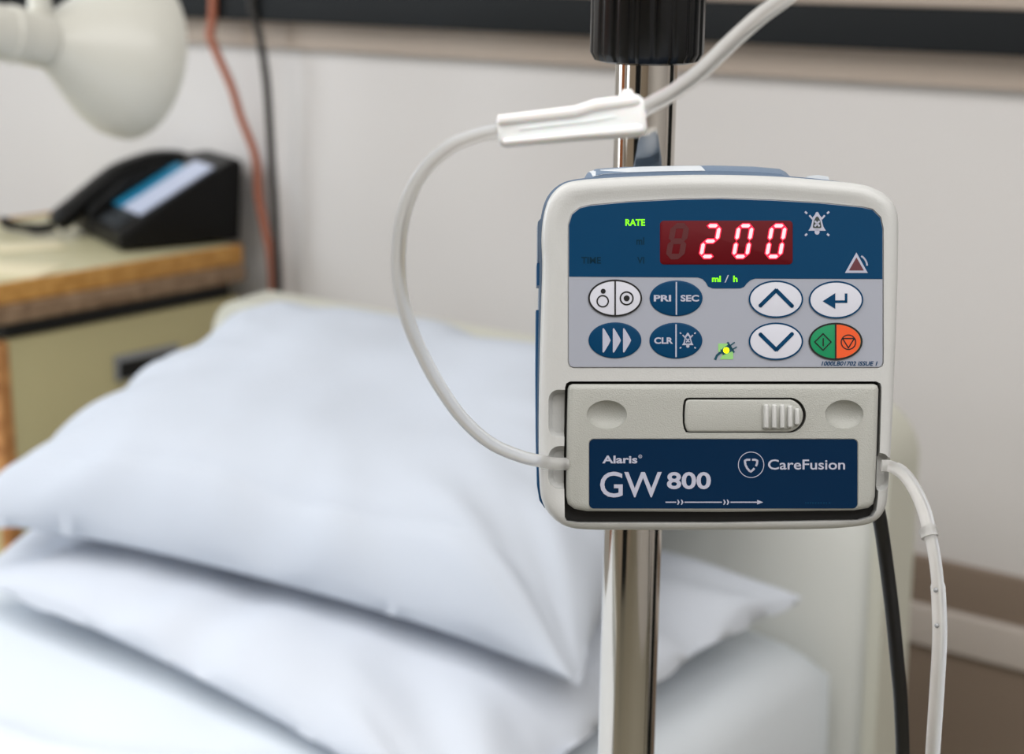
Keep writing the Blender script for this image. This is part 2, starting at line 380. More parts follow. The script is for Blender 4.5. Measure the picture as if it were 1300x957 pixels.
# ------------------------------------------------------------------ telephone
ang = math.atan2(0.183, 0.077)
tel = tag(empty('desk_telephone', (-2.141, -0.232, 1.0035), Matrix.Rotation(ang, 3, 'Z')),
          'black desk telephone with its handset on the far side, on the cabinet', 'telephone')
# local x = towards the tall rear end, y = towards the handset side
def prism(prof, y0, y1, bev=0.0):
    bm = bmesh.new(); a = [bm.verts.new((x, y0, z)) for x, z in prof]; b = [bm.verts.new((x, y1, z)) for x, z in prof]; n = len(prof)
    for i in range(n): bm.faces.new((a[i], a[(i+1) % n], b[(i+1) % n], b[i]))
    bm.faces.new(a[::-1]); bm.faces.new(b)
    if bev: bmesh.ops.bevel(bm, geom=bm.edges[:], offset=bev, segments=3, affect='EDGES', profile=0.6)
    return bm
def slope(x): return 0.028+(0.100-0.0)*max(0, min(1, x/0.20))
obj('telephone_body', prism([(0, 0), (0.198, 0), (0.208, 0.125), (0.198, 0.132), (0.165, 0.116), (0.0, 0.028)], 0, 0.24, 0.005), M_PHONE, tel)
obj('handset_cradle', prism([(-0.004, 0.004), (0.20, 0.004), (0.205, 0.105), (0.12, 0.112), (0.06, 0.092), (0.0, 0.045)], 0.150, 0.238, 0.005), M_PHONE, tel)
def slab(name, x0, x1, y0, y1, t, m, parent, off=0.001):
    bm = bmesh.new(); n = Vector((-0.088, 0, 0.165)).normalized()
    def S(x, y): return Vector((x, y, 0.028+0.088*x/0.165))+n*off
    c = [S(x0, y0), S(x1, y0), S(x1, y1), S(x0, y1)]
    a = [bm.verts.new(p) for p in c]; b = [bm.verts.new(p+n*t) for p in c]
    for i in range(4): bm.faces.new((a[i], a[(i+1) % 4], b[(i+1) % 4], b[i]))
    bm.faces.new(a[::-1]); bm.faces.new(b); return obj(name, bm, m, parent)
slab('display_card', 0.040, 0.165, 0.014, 0.100, 0.003, M_SCREEN, tel)
slab('card_strip', 0.040, 0.150, 0.101, 0.149, 0.003, M_TEAL, tel)
for i in range(3):
    for j in range(4): slab('key', 0.006+i*0.012, 0.014+i*0.012, 0.03+j*0.022, 0.045+j*0.022, 0.003, M_KEYS, tel)
hp = [(-0.045, 0.195, 0.018), (-0.017, 0.195, 0.040), (0.012, 0.195, 0.062), (0.040, 0.195, 0.082), (0.068, 0.195, 0.098), (0.122, 0.195, 0.112), (0.165, 0.195, 0.110), (0.205, 0.195, 0.100)]
def hand_sweep():
    bm = bmesh.new(); Q = catmull(hp, 6); rings = []
    for i, q in enumerate(Q):
        t = (Q[min(i+1, len(Q)-1)]-Q[max(i-1, 0)]).normalized(); n = Vector((-t.z, 0, t.x)); s = i/(len(Q)-1)
        e = 1 if 0.18 < s < 0.82 else 0
        k = abs(2*s-1)**3; wy = 0.024+0.004*k; hz = 0.014+0.005*k
        if s < 0.04 or s > 0.96: wy *= 0.85; hz *= 0.8
        rings.append([bm.verts.new(q+Vector((0, 1, 0))*wy*math.copysign(abs(math.cos(a))**0.6, math.cos(a))+n*hz*math.copysign(abs(math.sin(a))**0.6, math.sin(a))) for a in (2*PI*j/20 for j in range(20))])
    for a, b in zip(rings, rings[1:]):
        for i in range(20): bm.faces.new((a[i], a[(i+1) % 20], b[(i+1) % 20], b[i]))
    bm.faces.new(rings[0][::-1]); bm.faces.new(rings[-1])
    return bm
obj('handset', hand_sweep(), M_PHONE, tel, 50)
cord = [(-0.048, 0.195, 0.014), (-0.058, 0.20, 0.012), (-0.07, 0.205, 0.010), (-0.08, 0.22, 0.010), (-0.10, 0.27, 0.010), (-0.10, 0.32, 0.010)]
def coil(P, R, r, turns):
    Q = catmull(P, 30); out = []
    for i, q in enumerate(Q):
        t = (Q[min(i+1, len(Q)-1)]-Q[max(i-1, 0)]).normalized(); u = t.cross(Vector((0, 0, 1))).normalized(); v = u.cross(t); a = turns*2*PI*i/(len(Q)-1)
        out.append(q+u*R*math.cos(a)+v*R*math.sin(a))
    return sweep(out, r, seg=6, raw=True)
obj('coiled_cord', coil(cord, 0.007, 0.0022, 26), M_PHONE, tel, 60)

# ------------------------------------------------------------------ wall cords
def zc(o): return o
hose = sweep([(-2.090, -0.03, 2.65), (-2.090, -0.064, 1.62), (-2.088, -0.064, 1.40), (-2.096, -0.062, 1.345), (-2.098, -0.062, 1.32), (-2.075, -0.045, 1.248), (-2.068, -0.034, 1.20), (-2.052, -0.020, 1.135), (-2.050, -0.018, 1.07), (-2.036, -0.018, 1.012), (-2.026, -0.018, 0.95), (-2.022, -0.018, 0.70)], 0.0068, 8, 12)
tag(obj('call_cord', hose, M_ORC, None, 60), 'orange brown cord hanging down the wall beside the telephone', 'cord')
cab2 = sweep([(-2.010, -0.03, 2.65), (-2.010, -0.064, 1.62), (-2.006, -0.064, 1.40), (-1.998, -0.055, 1.33), (-1.990, -0.052, 1.265), (-1.992, -0.046, 1.20), (-1.994, -0.042, 1.14), (-1.992, -0.040, 1.05), (-1.992, -0.040, 0.98), (-1.990, -0.040, 0.6)], 0.0062, 8, 12)
tag(obj('power_cable', cab2, M_GRC, None, 60), 'charcoal cable hanging straight down the wall at the cabinet corner', 'cable')

# ------------------------------------------------------------------ examination lamp
lp = at(62, 52, 2.22)
ax = (RGT*0.66+Vector((-math.sin(YAW), math.cos(YAW), 0))*0.75+Vector((0, 0, -0.20))).normalized()
q = ax.to_track_quat('Z', 'Y').to_matrix()
lamp = tag(empty('examination_lamp', lp, q), 'cream enamel lamp with a bell shaped shade above the cabinet', 'lamp')
obj('lamp_shade', lathe([(0.034, -0.004), (0.038, 0.004), (0.047, 0.018), (0.062, 0.038), (0.079, 0.060), (0.095, 0.083), (0.106, 0.106), (0.109, 0.128), (0.1085, 0.132), (0.106, 0.131),
                         (0.103, 0.106), (0.092, 0.085), (0.076, 0.063), (0.059, 0.041), (0.044, 0.022), (0.030, 0.012)], 56), M_LAMP, lamp, 40)
sk = obj('lamp_socket', lathe([(0.020, -0.118), (0.028, -0.116), (0.034, -0.108), (0.035, -0.100), (0.0335, -0.098), (0.0335, -0.062), (0.0355, -0.060), (0.0355, -0.05), (0.0335, -0.048), (0.034, -0.006)], 40), M_LAMP, lamp)
for k in range(4):
    bm = bmesh.new(); add_box(bm, (-0.012, -0.0005, -0.0015), (0.012, 0.0005, 0.0015), 0, Matrix.Rotation(math.radians(180), 4, 'Z') @ Matrix.Translation((0, 0.0335, -0.030+k*0.006)))
    obj('vent_slot', bm, M_KHAKI, sk)
obj('bulb', lathe([(0.012, 0.0), (0.014, 0.03), (0.028, 0.06), (0.030, 0.08), (0.022, 0.10), (0.006, 0.108)], 24), M_LAMPG, lamp)
# swivel, arm up to a wall bracket
Mi = (Matrix.Translation(lp) @ q.to_4x4()).inverted()
def L(p): return Mi @ Vector(p)
nk = lp-ax*0.010
top = nk+Vector((0, 0, 0.03))
obj('swivel', sweep([L(nk+Vector((0, 0, 0.025))), L(nk+Vector((0, 0, 0.05))), L(nk+Vector((0, 0, 0.075)))], lambda s: 0.017-0.006*s, 4, 18), M_LAMP, lamp)
P1 = nk+Vector((0, 0, 0.07)); P2 = P1+Vector((-0.02, 0.05, 0.42)); P3 = Vector((P2.x-0.1, -0.06, 1.85))
obj('arm', sweep([L(P1), L((P1+P2)/2), L(P2)], 0.009, 4, 12), M_LAMP, lamp)
obj('arm', sweep([L(P2), L((P2+P3)/2), L(P3)], 0.009, 4, 12), M_LAMP, lamp)
bm = bmesh.new(); add_box(bm, (P3.x-0.03, -0.075, 1.79), (P3.x+0.03, 0, 1.91), 0.006, Mi); obj('wall_bracket', bm, M_LAMP, lamp)

# ------------------------------------------------------------------ IV pole
pm = at(809, 478.5, 0.768)
lean = Matrix.Rotation(math.radians(0.65), 3, FWD.to_2d().to_3d().normalized())
zaxis = lean @ Vector((0, 0, 1))
pbase = pm-zaxis*(pm.z/zaxis.z)
iv = tag(empty('iv_pole', pbase, lean), 'chrome drip stand pole with a black ribbed height collar, carrying the pump', 'iv stand')
PR = 0.0129
obj('pole', lathe([(PR, 0.06), (PR, 1.455)], 64), M_CHR, iv)
obj('upper_pole', lathe([(0.0085, 1.56), (0.0085, 2.02)], 32), M_CHR, iv)
zb = (at(822, 76, 0.742)-pbase).length-0.0005
prof = []
def collar():
    bm = bmesh.new(); seg = 180; rows = [(0.0105, 0.002), (0.018, 0.0), (0.0218, 0.001), (0.0236, 0.0042), (0.0236, 0.095), (0.021, 0.102), (0.0105, 0.104)]; R = []
    for r, z in rows:
        ring = []
        for i in range(seg):
            a = 2*PI*i/seg; g = 0.0 if r < 0.0215 else 0.0008*(max(0, -math.cos(a*18))**2.5)
            ring.append(bm.verts.new(((r-g)*math.cos(a), (r-g)*math.sin(a), zb+z)))
        R.append(ring)
    for a, b in zip(R, R[1:]):
        for i in range(seg): bm.faces.new((a[i], a[(i+1) % seg], b[(i+1) % seg], b[i]))
    bm.faces.new(R[0][::-1]); bm.faces.new(R[-1]); return bm
obj('height_collar', collar(), M_BPL, iv, 40)
obj('base_hub', lathe([(0.045, 0.05), (0.05, 0.055), (0.05, 0.085), (0.03, 0.10), (0.02, 0.12)], 32), M_BPL, iv)
for k in range(5):
    a = 2*PI*k/5+0.3; c, s = math.cos(a), math.sin(a)
    lg = obj('base_leg', sweep([(c*0.04, s*0.04, 0.07), (c*0.15, s*0.15, 0.075), (c*0.27, s*0.27, 0.065)], 0.012, 4, 10), M_STEEL, iv)
    obj('caster', lathe([(0.012, -0.01), (0.026, -0.009), (0.028, 0), (0.026, 0.009), (0.012, 0.01)], 18,
                        Matrix.Translation((c*0.27, s*0.27, 0.029)) @ Matrix.Rotation(a+PI/2, 4, 'Z') @ Matrix.Rotation(PI/2, 4, 'Y')), M_RUB, lg)
for k, a in enumerate((0, PI)):
    obj('bag_hook', sweep([(0, 0, 1.99), (0.04*math.cos(a), 0.04*math.sin(a), 2.02), (0.09*math.cos(a), 0.09*math.sin(a), 2.01), (0.11*math.cos(a), 0.11*math.sin(a), 2.04)], 0.003, 6, 8), M_CHR, iv)

# ------------------------------------------------------------------ infusion pump
DP = 0.655; S = DP/FPX
PX, PY = 915, 674
proot = at(PX, PY, DP)
PROT = Matrix.Rotation(YAW, 3, 'Z') @ Matrix.Rotation(PI/2-TILT, 3, 'X')     # turned towards the bedside, leaning back
pump = tag(empty('infusion_pump', proot, PROT), 'ivory infusion pump with a blue display panel reading 200, clamped to the chrome pole', 'infusion pump')
def P(x, y, h=0): return Vector(((x-PX)*S, (PY-y)*S, h*S))
def V2(pts): return [Vector((x, -y)) for x, y in pts]            # outline in face units, y upwards
def fP(x, y, h): return P(x, -y, h)
def orient(pts):
    A = sum(pts[i-1].x*pts[i].y-pts[i].x*pts[i-1].y for i in range(len(pts)))
    return pts if A > 0 else pts[::-1]
def rr(x0, y0, x1, y1, r, n=6):
    pts = []
    for cx, cy, a0 in ((x1-r, y1-r, 0), (x0+r, y1-r, 90), (x0+r, y0+r, 180), (x1-r, y0+r, 270)):
        for k in range(n+1):
            a = math.radians(a0+90*k/n); pts.append((cx+r*math.cos(a), cy+r*math.sin(a)))
    return orient(V2(pts))
def smooth_closed(pts, n=6):
    P_ = [Vector(p) for p in pts]; m = len(P_); out = []
    for i in range(m):
        a, b, c, d = P_[i-1], P_[i], P_[(i+1) % m], P_[(i+2) % m]
        for k in range(n):
            t = k/n; out.append(0.5*((2*b)+(c-a)*t+(2*a-5*b+4*c-d)*t*t+(3*b-a-3*c+d)*t**3))
    return orient([Vector((p.x, -p.y)) for p in out])
def arcpts(cx, cy, r, a0, a1, n=8): return [(cx+r*math.cos(math.radians(a0+(a1-a0)*k/n)), cy-r*math.sin(math.radians(a0+(a1-a0)*k/n))) for k in range(n+1)]
def poly(name, pts, h0, h1, m, parent, prof=None, smooth=35):
    pts = orient(V2(pts)) if not isinstance(pts[0], Vector) else orient(pts)
    return obj(name, loft(pts, prof or [(0, h0), (0, h1)], fP), m, parent, smooth)
def boolean(o, cutters):
    for c in cutters:
        md = o.modifiers.new('cut', 'BOOLEAN'); md.operation = 'DIFFERENCE'; md.solver = 'EXACT'; md.object = c
    bpy.context.view_layer.update()
    dg = bpy.context.evaluated_depsgraph_get()
    me = bpy.data.meshes.new_from_object(o.evaluated_get(dg)); o.modifiers.clear(); o.data = me
    for c in cutters: bpy.data.objects.remove(c, do_unlink=True)
    for p in me.polygons: p.use_smooth = True
    me.set_sharp_from_angle(angle=math.radians(30))
def cutter(bm): return obj('cutter', bm, None, pump)

HO = smooth_closed([(689, 340), (688, 300), (691, 270), (699, 248), (714, 233), (735, 227), (780, 223.5), (850, 220.5), (915, 220), (985, 222), (1050, 227),
                    (1095, 232), (1120, 241), (1136, 255), (1143, 275), (1143.5, 310), (1142, 380), (1139, 460), (1135, 550), (1131, 615), (1127, 645), (1113, 663), (1085, 670),
                    (1030, 673), (915, 674), (800, 674), (745, 673.5), (718, 669), (700, 656), (689, 638), (685.5, 610), (684.5, 540), (686, 440)], 6)
def housing():
    bm = bmesh.new(); rings = []; n = len(HO)
    base = inset(HO, 10)
    for d, h in [(3, -62), (0.5, -58), (0, -40), (0, -17), (1, -10), (3, -5.5), (6, -2.4), (10, -0.6), (15, 0), (20, -0.8), (26, -2.8), (30, -3.2)]:
        q = inset(HO, d) if d <= 10 else [Vector((915+(p.x-915)*(1-(d-10)/219), -447+(p.y+447)*(1-(d-10)/217))) for p in base]
        rings.append([bm.verts.new(fP(p.x, p.y, h)) for p in q])
    for a, b in zip(rings, rings[1:]):
        for i in range(n): bm.faces.new((a[i], a[(i+1) % n], b[(i+1) % n], b[i]))
    bm.faces.new(rings[0][::-1]); bm.faces.new(rings[-1]); return bm
hous = obj('front_housing', housing(), M_HOUS, pump, 40)
# panel recess outline with arched top
PO = [(722, 460), (722, 300)]+[(722, 285), (726, 272), (736, 264), (750, 260.5), (800, 256), (860, 253), (915, 252), (980, 254), (1040, 257.5), (1095, 263), (1108, 266), (1118, 276), (1121, 290), (1121, 320)]+[(1121, 460), (1119.5, 464), (1116, 466)]+[(728, 466), (724, 464.5)]
DO = [(721, 494), (722.5, 489.5), (727, 487.5), (1110, 487.5), (1114.5, 489.5), (1116, 494), (1114, 560), (1111.5, 630), (1109, 640), (1103, 645), (1085, 648), (915, 650), (745, 649), (729, 646), (721, 640), (718.8, 630), (719.5, 560)]
RO = [(717.5, 492), (719, 486.5), (724, 484), (1113, 484), (1118, 486.5), (1119.5, 492), (1117.5, 560), (1115, 630), (1113, 648), (1108, 656), (1092, 661), (915, 664), (735, 664), (720, 662), (717, 657), (716, 600)]
cuts = [cutter(loft(orient(V2(PO)), [(-1.2, -4.6), (-1.2, 8)], fP)), cutter(loft(orient(V2(RO)), [(0, -24), (0, 8)], fP))]
cuts.append(cutter(loft(rr(698, 496, 740, 554, 12), [(4, -20), (0, -12), (-3, 8)], fP)))
cuts.append(cutter(loft(rr(697, 567, 740, 620, 14), [(6, -18), (0, -10), (-2, 8)], fP)))
cuts.append(cutter(loft(rr(1090, 576, 1130, 622, 12), [(4, -16), (0, -9), (-2, 8)], fP)))
cuts.append(cutter(sweep([P(660, 588, -3), P(760, 588, -3)], 9.5*S, 1, 24, raw=True)))
cuts.append(cutter(sweep([P(1080, 590, -4), P(1170, 590, -4)], 9.5*S, 1, 24, raw=True)))
boolean(hous, cuts)
poly('cavity_shade_plate', RO, -23.5, -22.5, M_GAP, pump, [(0.4, -23.8), (0.4, -21)])  # plate on the recess floor, coloured black for the shade in there
# black lining just inside the recess edge
def ringpart(name, pts, d0, d1, h0, h1, m, parent):
    pts = orient(V2(pts)) if not isinstance(pts[0], Vector) else pts
    bm = bmesh.new(); n = len(pts); R = [[bm.verts.new(fP(p.x, p.y, h)) for p in inset(pts, d)] for d, h in ((d0, h0), (d0, h1), (d1, h1), (d1, h0))]
    for a, b in zip(R, R[1:]+R[:1]):
        for i in range(n): bm.faces.new((a[i], a[(i+1) % n], b[(i+1) % n], b[i]))
    return obj(name, bm, m, parent)
# rear case, hump and side tabs
RC = smooth_closed([(686, 340), (685, 300), (688, 268), (696, 244), (712, 228), (735, 221), (780, 217), (850, 214), (915, 213), (985, 215.5), (1050, 221), (1092, 227),
                    (1116, 236), (1130, 250), (1138, 275), (1139, 310), (1137, 380), (1130, 550), (1124, 630), (1105, 655), (1050, 664), (915, 668), (760, 668), (718, 664), (698, 652), (688, 636), (685, 610), (683, 540), (684, 440)], 6)
rear = obj('rear_case', loft(RC, [(0, -56), (0, -160), (14, -215), (40, -238)], fP), M_REAR, pump, 40)
# rear case overlaps nothing: front housing ends at -58 inside its outline
HU = V2([(743, 220), (750, 208), (762, 203), (800, 200.5), (860, 199), (915, 198.5), (970, 200), (1004, 203), (1012, 207), (1022, 217), (1010, 236), (915, 232), (760, 236)])
obj('top_hump', loft(orient(HU), [(11, -61), (3.2, -80), (0, -96), (0, -165), (4, -172)], fP), M_REAR, pump, 40)
bm = bmesh.new(); rows = []
for x, yt in ((752, 206.5), (765, 203.4), (800, 200.9), (830, 200.0), (860, 199.3), (885, 199.0), (898, 198.9)):
    rows.append([bm.verts.new(P(x+dx, yt+dy, h)) for dx, dy, h in ((4, 10.6, -60.4), (1, 3.0, -78.8), (0, 0.3, -93), (0, 1.6, -94), (1, 4.4, -81), (4, 12, -63))])
for a, b in zip(rows, rows[1:]):
    for q_ in range(6): bm.faces.new((a[q_], a[(q_+1) % 6], b[(q_+1) % 6], b[q_]))
bm.faces.new(rows[0][::-1]); bm.faces.new(rows[-1])
obj('top_sticker', bm, M_STK, pump)
obj('top_sticker', loft(orient(V2([(1034, 217), (1048, 215.4), (1062, 217.5), (1064, 224), (1034, 222)])), [(0, -58.5), (0, -70)], fP), M_STK, pump)
poly('side_tab', [(682.5, 330), (682.5, 359), (690, 359), (690, 330)], 0, 0, M_BTAB, pump, [(0, -64), (0, -140), (2, -145)])
poly('side_tab', [(681.5, 391), (681, 470), (681.5, 560), (683, 622), (686, 640), (693, 650), (700, 560), (700, 391)], 0, 0, M_BTAB, pump, [(0, -64), (0, -140), (2, -145)])
poly('side_lug', [(683.8, 276), (683.5, 328), (694, 328), (694, 272), (687, 272)], 0, 0, M_REAR, pump, [(0, -63.5), (0, -150), (2, -155)])
cl = poly('pole_clamp', rr(758, 405, 858, 500, 12), 0, 0, M_BPL, pump, [(0, -239), (0, -310)])
# printed membrane
PV = [Vector(p) for p in PO]
pan = poly('keypad_membrane', PO, -4.5, -2.2, M_SILV, pump, [(0, -4.5), (0, -2.4), (0.4, -2.1)])
BL_ = [(722.4, 351), (722.4, 300), (722.4, 285), (726.4, 272.3), (736, 264.4), (750, 260.9), (800, 256.4), (860, 253.4), (915, 252.4), (980, 254.4), (1040, 257.9), (1095, 263.4), (1108, 266.4), (1117.7, 276.3), (1120.6, 290), (1120.6, 354),
       (959, 353.5), (953, 355.5), (948, 360), (945, 364), (940, 366), (905, 366), (899, 363.5), (896, 358), (892, 354), (886, 352)]
band_o = poly('blue_header', BL_, -2.0, -1.7, M_BLUE, pan)
H1, H2, H3 = -1.5, -1.2, -0.9
def flat(name, polys, h, m, parent, th=0.25):
    bm = bmesh.new()
    for p in polys: loft(orient(V2(p) if not isinstance(p[0], Vector) else p), [(0, h-th), (0, h)], fP, bm)
    return obj(name, bm, m, parent, 35)
def stroke(pts, wd, closed=False):
    out = []; pts = [Vector(p) for p in pts]
    if closed: pts = pts+[pts[0]]
    for a, b in zip(pts, pts[1:]):
        d = (b-a); d = d.normalized() if d.length else Vector((1, 0)); n = Vector((-d.y, d.x))*wd/2; e = d*wd*0.18
        out.append([tuple(a-e+n), tuple(b+e+n), tuple(b+e-n), tuple(a-e-n)])
    return out
def ell(cx, cy, rx, ry, n=48): return [(cx+rx*math.cos(2*PI*k/n), cy+ry*math.sin(2*PI*k/n)) for k in range(n)]
def ering(name, cx, cy, rx, ry, wd, h, m, parent, n=48):
    bm = bmesh.new(); R = []
    for d, hh in ((0, h-0.4), (0, h), (wd, h), (wd, h-0.4)):
        R.append([bm.verts.new(P(x, y, hh)) for x, y in ell(cx, cy, rx-d, ry-d, n)])
    for a, b in zip(R, R[1:]+R[:1]):
        for i in range(n): bm.faces.new((a[i], a[(i+1) % n], b[(i+1) % n], b[i]))
    return obj(name, bm, m, parent)
def text(name, s, x0, x1, ybase, ycap, h, m, parent, bold=0.0, shear=0.0, th=0.2, ref=None):
    """lettering fitted between x0 and x1, capitals reaching from ybase up to ycap"""
    def curve(t):
        c = bpy.data.curves.new('t', 'FONT'); c.body = t; c.size = 1; c.offset = bold; c.shear = shear; c.resolution_u = 4; c.fill_mode = 'FRONT'
        o = bpy.data.objects.new('t', c); COL.objects.link(o); bpy.context.view_layer.update()
        me = bpy.data.meshes.new_from_object(o.evaluated_get(bpy.context.evaluated_depsgraph_get()))
        bpy.data.objects.remove(o); return me
    me = curve(s); cap = curve(ref or 'H'); ch = max(v.co.y for v in cap.vertices); cb = min(v.co.y for v in cap.vertices)
    a = min(v.co.x for v in me.vertices); b = max(v.co.x for v in me.vertices)
    for v in me.vertices:
        X = x0+(v.co.x-a)/(b-a)*(x1-x0); Y = ybase+(ycap-ybase)*(v.co.y-cb)/(ch-cb); v.co = P(X, Y, h)
    return link(name, me, m, parent)
# display
win = poly('display_window', rr(838, 280, 1006.5, 335.5, 5), 0, 0, M_WIN, pump, [(0, -1.9), (0, -1.3), (0.6, -1.0)])
def seg7(x, segs, m_out, m_in, ybot=328.5, ytop=283.5, wd=22.5, sl=8.0, T=6.0):
    ym = (ybot+ytop)/2
    def Q(u, y): return (x+u+sl*(ybot-y)/(ybot-ytop), y)
    g = 0.9
    def hseg(y, a, b, t):
        return [Q(a, y), Q(a+t/2, y-t/2), Q(b-t/2, y-t/2), Q(b, y), Q(b-t/2, y+t/2), Q(a+t/2, y+t/2)]
    def vseg(u, y0, y1, t):
        return [Q(u, y0), Q(u+t/2, y0+t/2), Q(u+t/2, y1-t/2), Q(u, y1), Q(u-t/2, y1-t/2), Q(u-t/2, y0+t/2)]
    def build(t, e):
        h = T/2
        return {'a': hseg(ytop+h, g+h-e, wd-g-h+e, t), 'g': hseg(ym, g+h-e, wd-g-h+e, t), 'd': hseg(ybot-h, g+h-e, wd-g-h+e, t),
                'f': vseg(h, ytop+h+g-e, ym-g+e, t), 'b': vseg(wd-h, ytop+h+g-e, ym-g+e, t), 'e': vseg(h, ym+g-e, ybot-h-g+e, t), 'c': vseg(wd-h, ym+g-e, ybot-h-g+e, t)}
    outer = build(T+1.1, 0.8); d = flat('digit', [outer[s] for s in segs], -0.7, m_out, win)  # red outline widened, glow around the lit segments put into its shape
    if m_in:
        inner = build(T-1.6, -1.2); flat('digit_core', [inner[s] for s in segs], -0.45, m_in, win)
seg7(845, 'abcdefg', M_DIMSEG, None)
seg7(886.5, 'abged', M_SEGR, M_SEGW); seg7(928, 'abcdef', M_SEGR, M_SEGW); seg7(970, 'abcdef', M_SEGR, M_SEGW)
text('lettering', 'RATE', 794, 819, 286.5, 278, H1, M_LITG, pan, 0.03)
text('lettering', 'ml', 808, 818, 310.5, 301, H1, M_DIM, pan, 0.02, ref='l')
text('lettering', 'TIME', 738, 763, 334.5, 326, H1, M_DIM, pan, 0.02)
text('lettering', 'VI', 809, 818, 334.5, 326, H1, M_DIM, pan, 0.02)
text('lettering', 'ml', 904, 915.3, 357.8, 350, H1, M_LITG, pan, 0.035, ref='l')
text('lettering', '/', 920, 925.5, 358.5, 349, H1, M_LETT, pan, 0.0, ref='/')
text('lettering', 'h', 931, 936.5, 357.8, 349.8, H1, M_LITG, pan, 0.035, ref='h')
text('lettering', '1000LB01702 ISSUE 1', 1043, 1114.5, 464.0, 458.6, H1, M_BLUE, pan, 0.02, 0.25)
# silenced bell
def bell(cx, cy, k, m, h, parent, inner=None):
    o = [(-2.6, -12.5), (-1.6, -15), (0, -15.8), (1.6, -15), (2.6, -12.5), (5.4, -9), (6.6, -2), (8, 3), (11, 8.2), (-11, 8.2), (-8, 3), (-6.6, -2), (-5.4, -9)]
    pl = [[(cx+x*k, cy+y*k) for x, y in o], ell(cx, cy+9.8*k, 3.2*k, 3.4*k, 16)]
    for sx in (-1, 1):
        pl += stroke([(cx+sx*9.5*k, cy-11*k), (cx+sx*6*k, cy-7*k)], 2.3*k)
        for sy, yy in ((-1, -14.5), (1, 13)): pl += stroke([(cx+sx*15*k, cy+(yy-1.2*(-sy))*k), (cx+sx*13*k, cy+(yy+0.6*(-sy))*k)], 2.5*k)
    b = flat('bell_symbol', pl, h, m, parent)
    if inner:
        ip = [(-2, -8.5), (0, -10.2), (2, -8.5), (4.2, -4), (5.2, 1.5), (5.4, 4.2), (3.5, 4.8), (-3.5, 4.8), (-5.4, 4.2), (-5.2, 1.5), (-4.2, -4)]
        flat('bell_symbol', [[(cx+x*k, cy+y*k) for x, y in ip]], h+0.3, inner, parent)
        flat('bell_symbol', stroke([(cx-2.8*k, cy-3.8*k), (cx+2.8*k, cy+2.4*k)], 2.4*k)+stroke([(cx+2.8*k, cy-3.8*k), (cx-2.8*k, cy+2.4*k)], 2.4*k), h+0.6, m, parent)
bell(1037.6, 284.5, 1.0, M_LETT, H1, pan, mat('bell_centre', rgb(50, 58, 56), 0.5))
flat('warning_triangle', [[(1087.5, 320.3), (1102, 346.3), (1073, 346.3)]], H1, M_LETT, pan)
flat('warning_triangle', [[(1087.5, 326.5), (1097, 343.2), (1078, 343.2)]], H2, M_MAR, pan)
flat('warning_triangle', stroke(arcpts(1086, 338, 15.2, 58, 5, 6), 2.2), H1, M_LETT, pan)
# keys
def key(cx, cy, rx, ry, m, rim=None, rimw=2.2):
    b = poly('key', ell(cx, cy, rx, ry), 0, 0, m, pump, [(0, -2.0), (0, -1.3), (1.0, -0.9), (2.5, -0.7)], 60)
    if rim: ering('key_outline', cx, cy, rx+0.3, ry+0.3, rimw, -0.55, rim, b)
    return b
KS = -0.3
k1 = key(781, 378.3, 34, 23.3, M_PALE, M_BLK, 2.2)
flat('symbol', [[(780, 356), (782, 356), (782, 400.5), (780, 400.5)]], KS, M_BLK, k1); flat('symbol', [ell(765.8, 369.6, 3.2, 3.2, 20)], KS, M_BLK, k1); flat('symbol', [ell(795.6, 378.6, 3.8, 3.8, 20)], KS, M_BLK, k1)
ering('symbol', 765.2, 382.3, 8, 8, 1.8, KS, M_BLK, k1, 28); ering('symbol', 795.6, 378.6, 9, 9, 1.9, KS, M_BLK, k1, 28)
k2 = key(858.5, 378.5, 33.6, 22.6, M_BLUE)
flat('symbol', [[(857.8, 357.8), (859.6, 357.8), (859.6, 399.6), (857.8, 399.6)]], KS, M_LETT, k2)
text('symbol', 'PRI', 830, 852, 382.6, 374.4, KS, M_LETT, k2, 0.035); text('symbol', 'SEC', 864, 887.5, 382.6, 374.4, KS, M_LETT, k2, 0.035)
k3 = key(780.8, 431.8, 33.6, 22.8, M_BLUE)
for x in (765, 778, 791): flat('symbol', [[(x, 417.5), (x+0.8, 416.3), (x+2.2, 417.5), (x+8, 427), (x+10.3, 432), (x+8, 437), (x+2.2, 446.5), (x+0.8, 447.7), (x, 446.5)]], KS, M_LETT, k3)
k4 = key(858.2, 432.2, 33.6, 22.8, M_BLUE)
flat('symbol', [[(857.4, 411.5), (859.2, 411.5), (859.2, 453.3), (857.4, 453.3)]], KS, M_LETT, k4)
text('symbol', 'CLR', 830.5, 854.5, 436.4, 428.2, KS, M_LETT, k4, 0.035); bell(873.2, 432.6, 0.66, M_LETT, KS, k4, M_BLUE)
def arrow(k, cx, cy, sgn):
    a = (cx-20, cy+8.5*sgn); b = (cx, cy-11*sgn); c = (cx+20, cy+9*sgn)
    flat('symbol', stroke([a, b], 5)+stroke([b, c], 5)+[ell(*a, 2.5, 2.5, 16), ell(*c, 2.5, 2.5, 16)], KS, M_BLUE, k)
k5 = key(985.2, 379.7, 34.3, 23.5, M_PALE, M_BLUE, 2.0); arrow(k5, 985.5, 379.3, 1)
k6 = key(985.2, 433.2, 34.3, 23.6, M_PALE, M_BLUE, 2.0); arrow(k6, 985.5, 433, -1)
k7 = key(1061.5, 380.5, 34.3, 23.6, M_PALE, M_BLUE, 2.0)
flat('symbol', [[(1044.5, 382.2), (1060.5, 372), (1060.5, 392)]]+stroke([(1059, 382.8), (1074, 382.8)], 3.2)+stroke([(1074.2, 383.9), (1074.2, 373)], 3.2), KS, M_BLUE, k7)
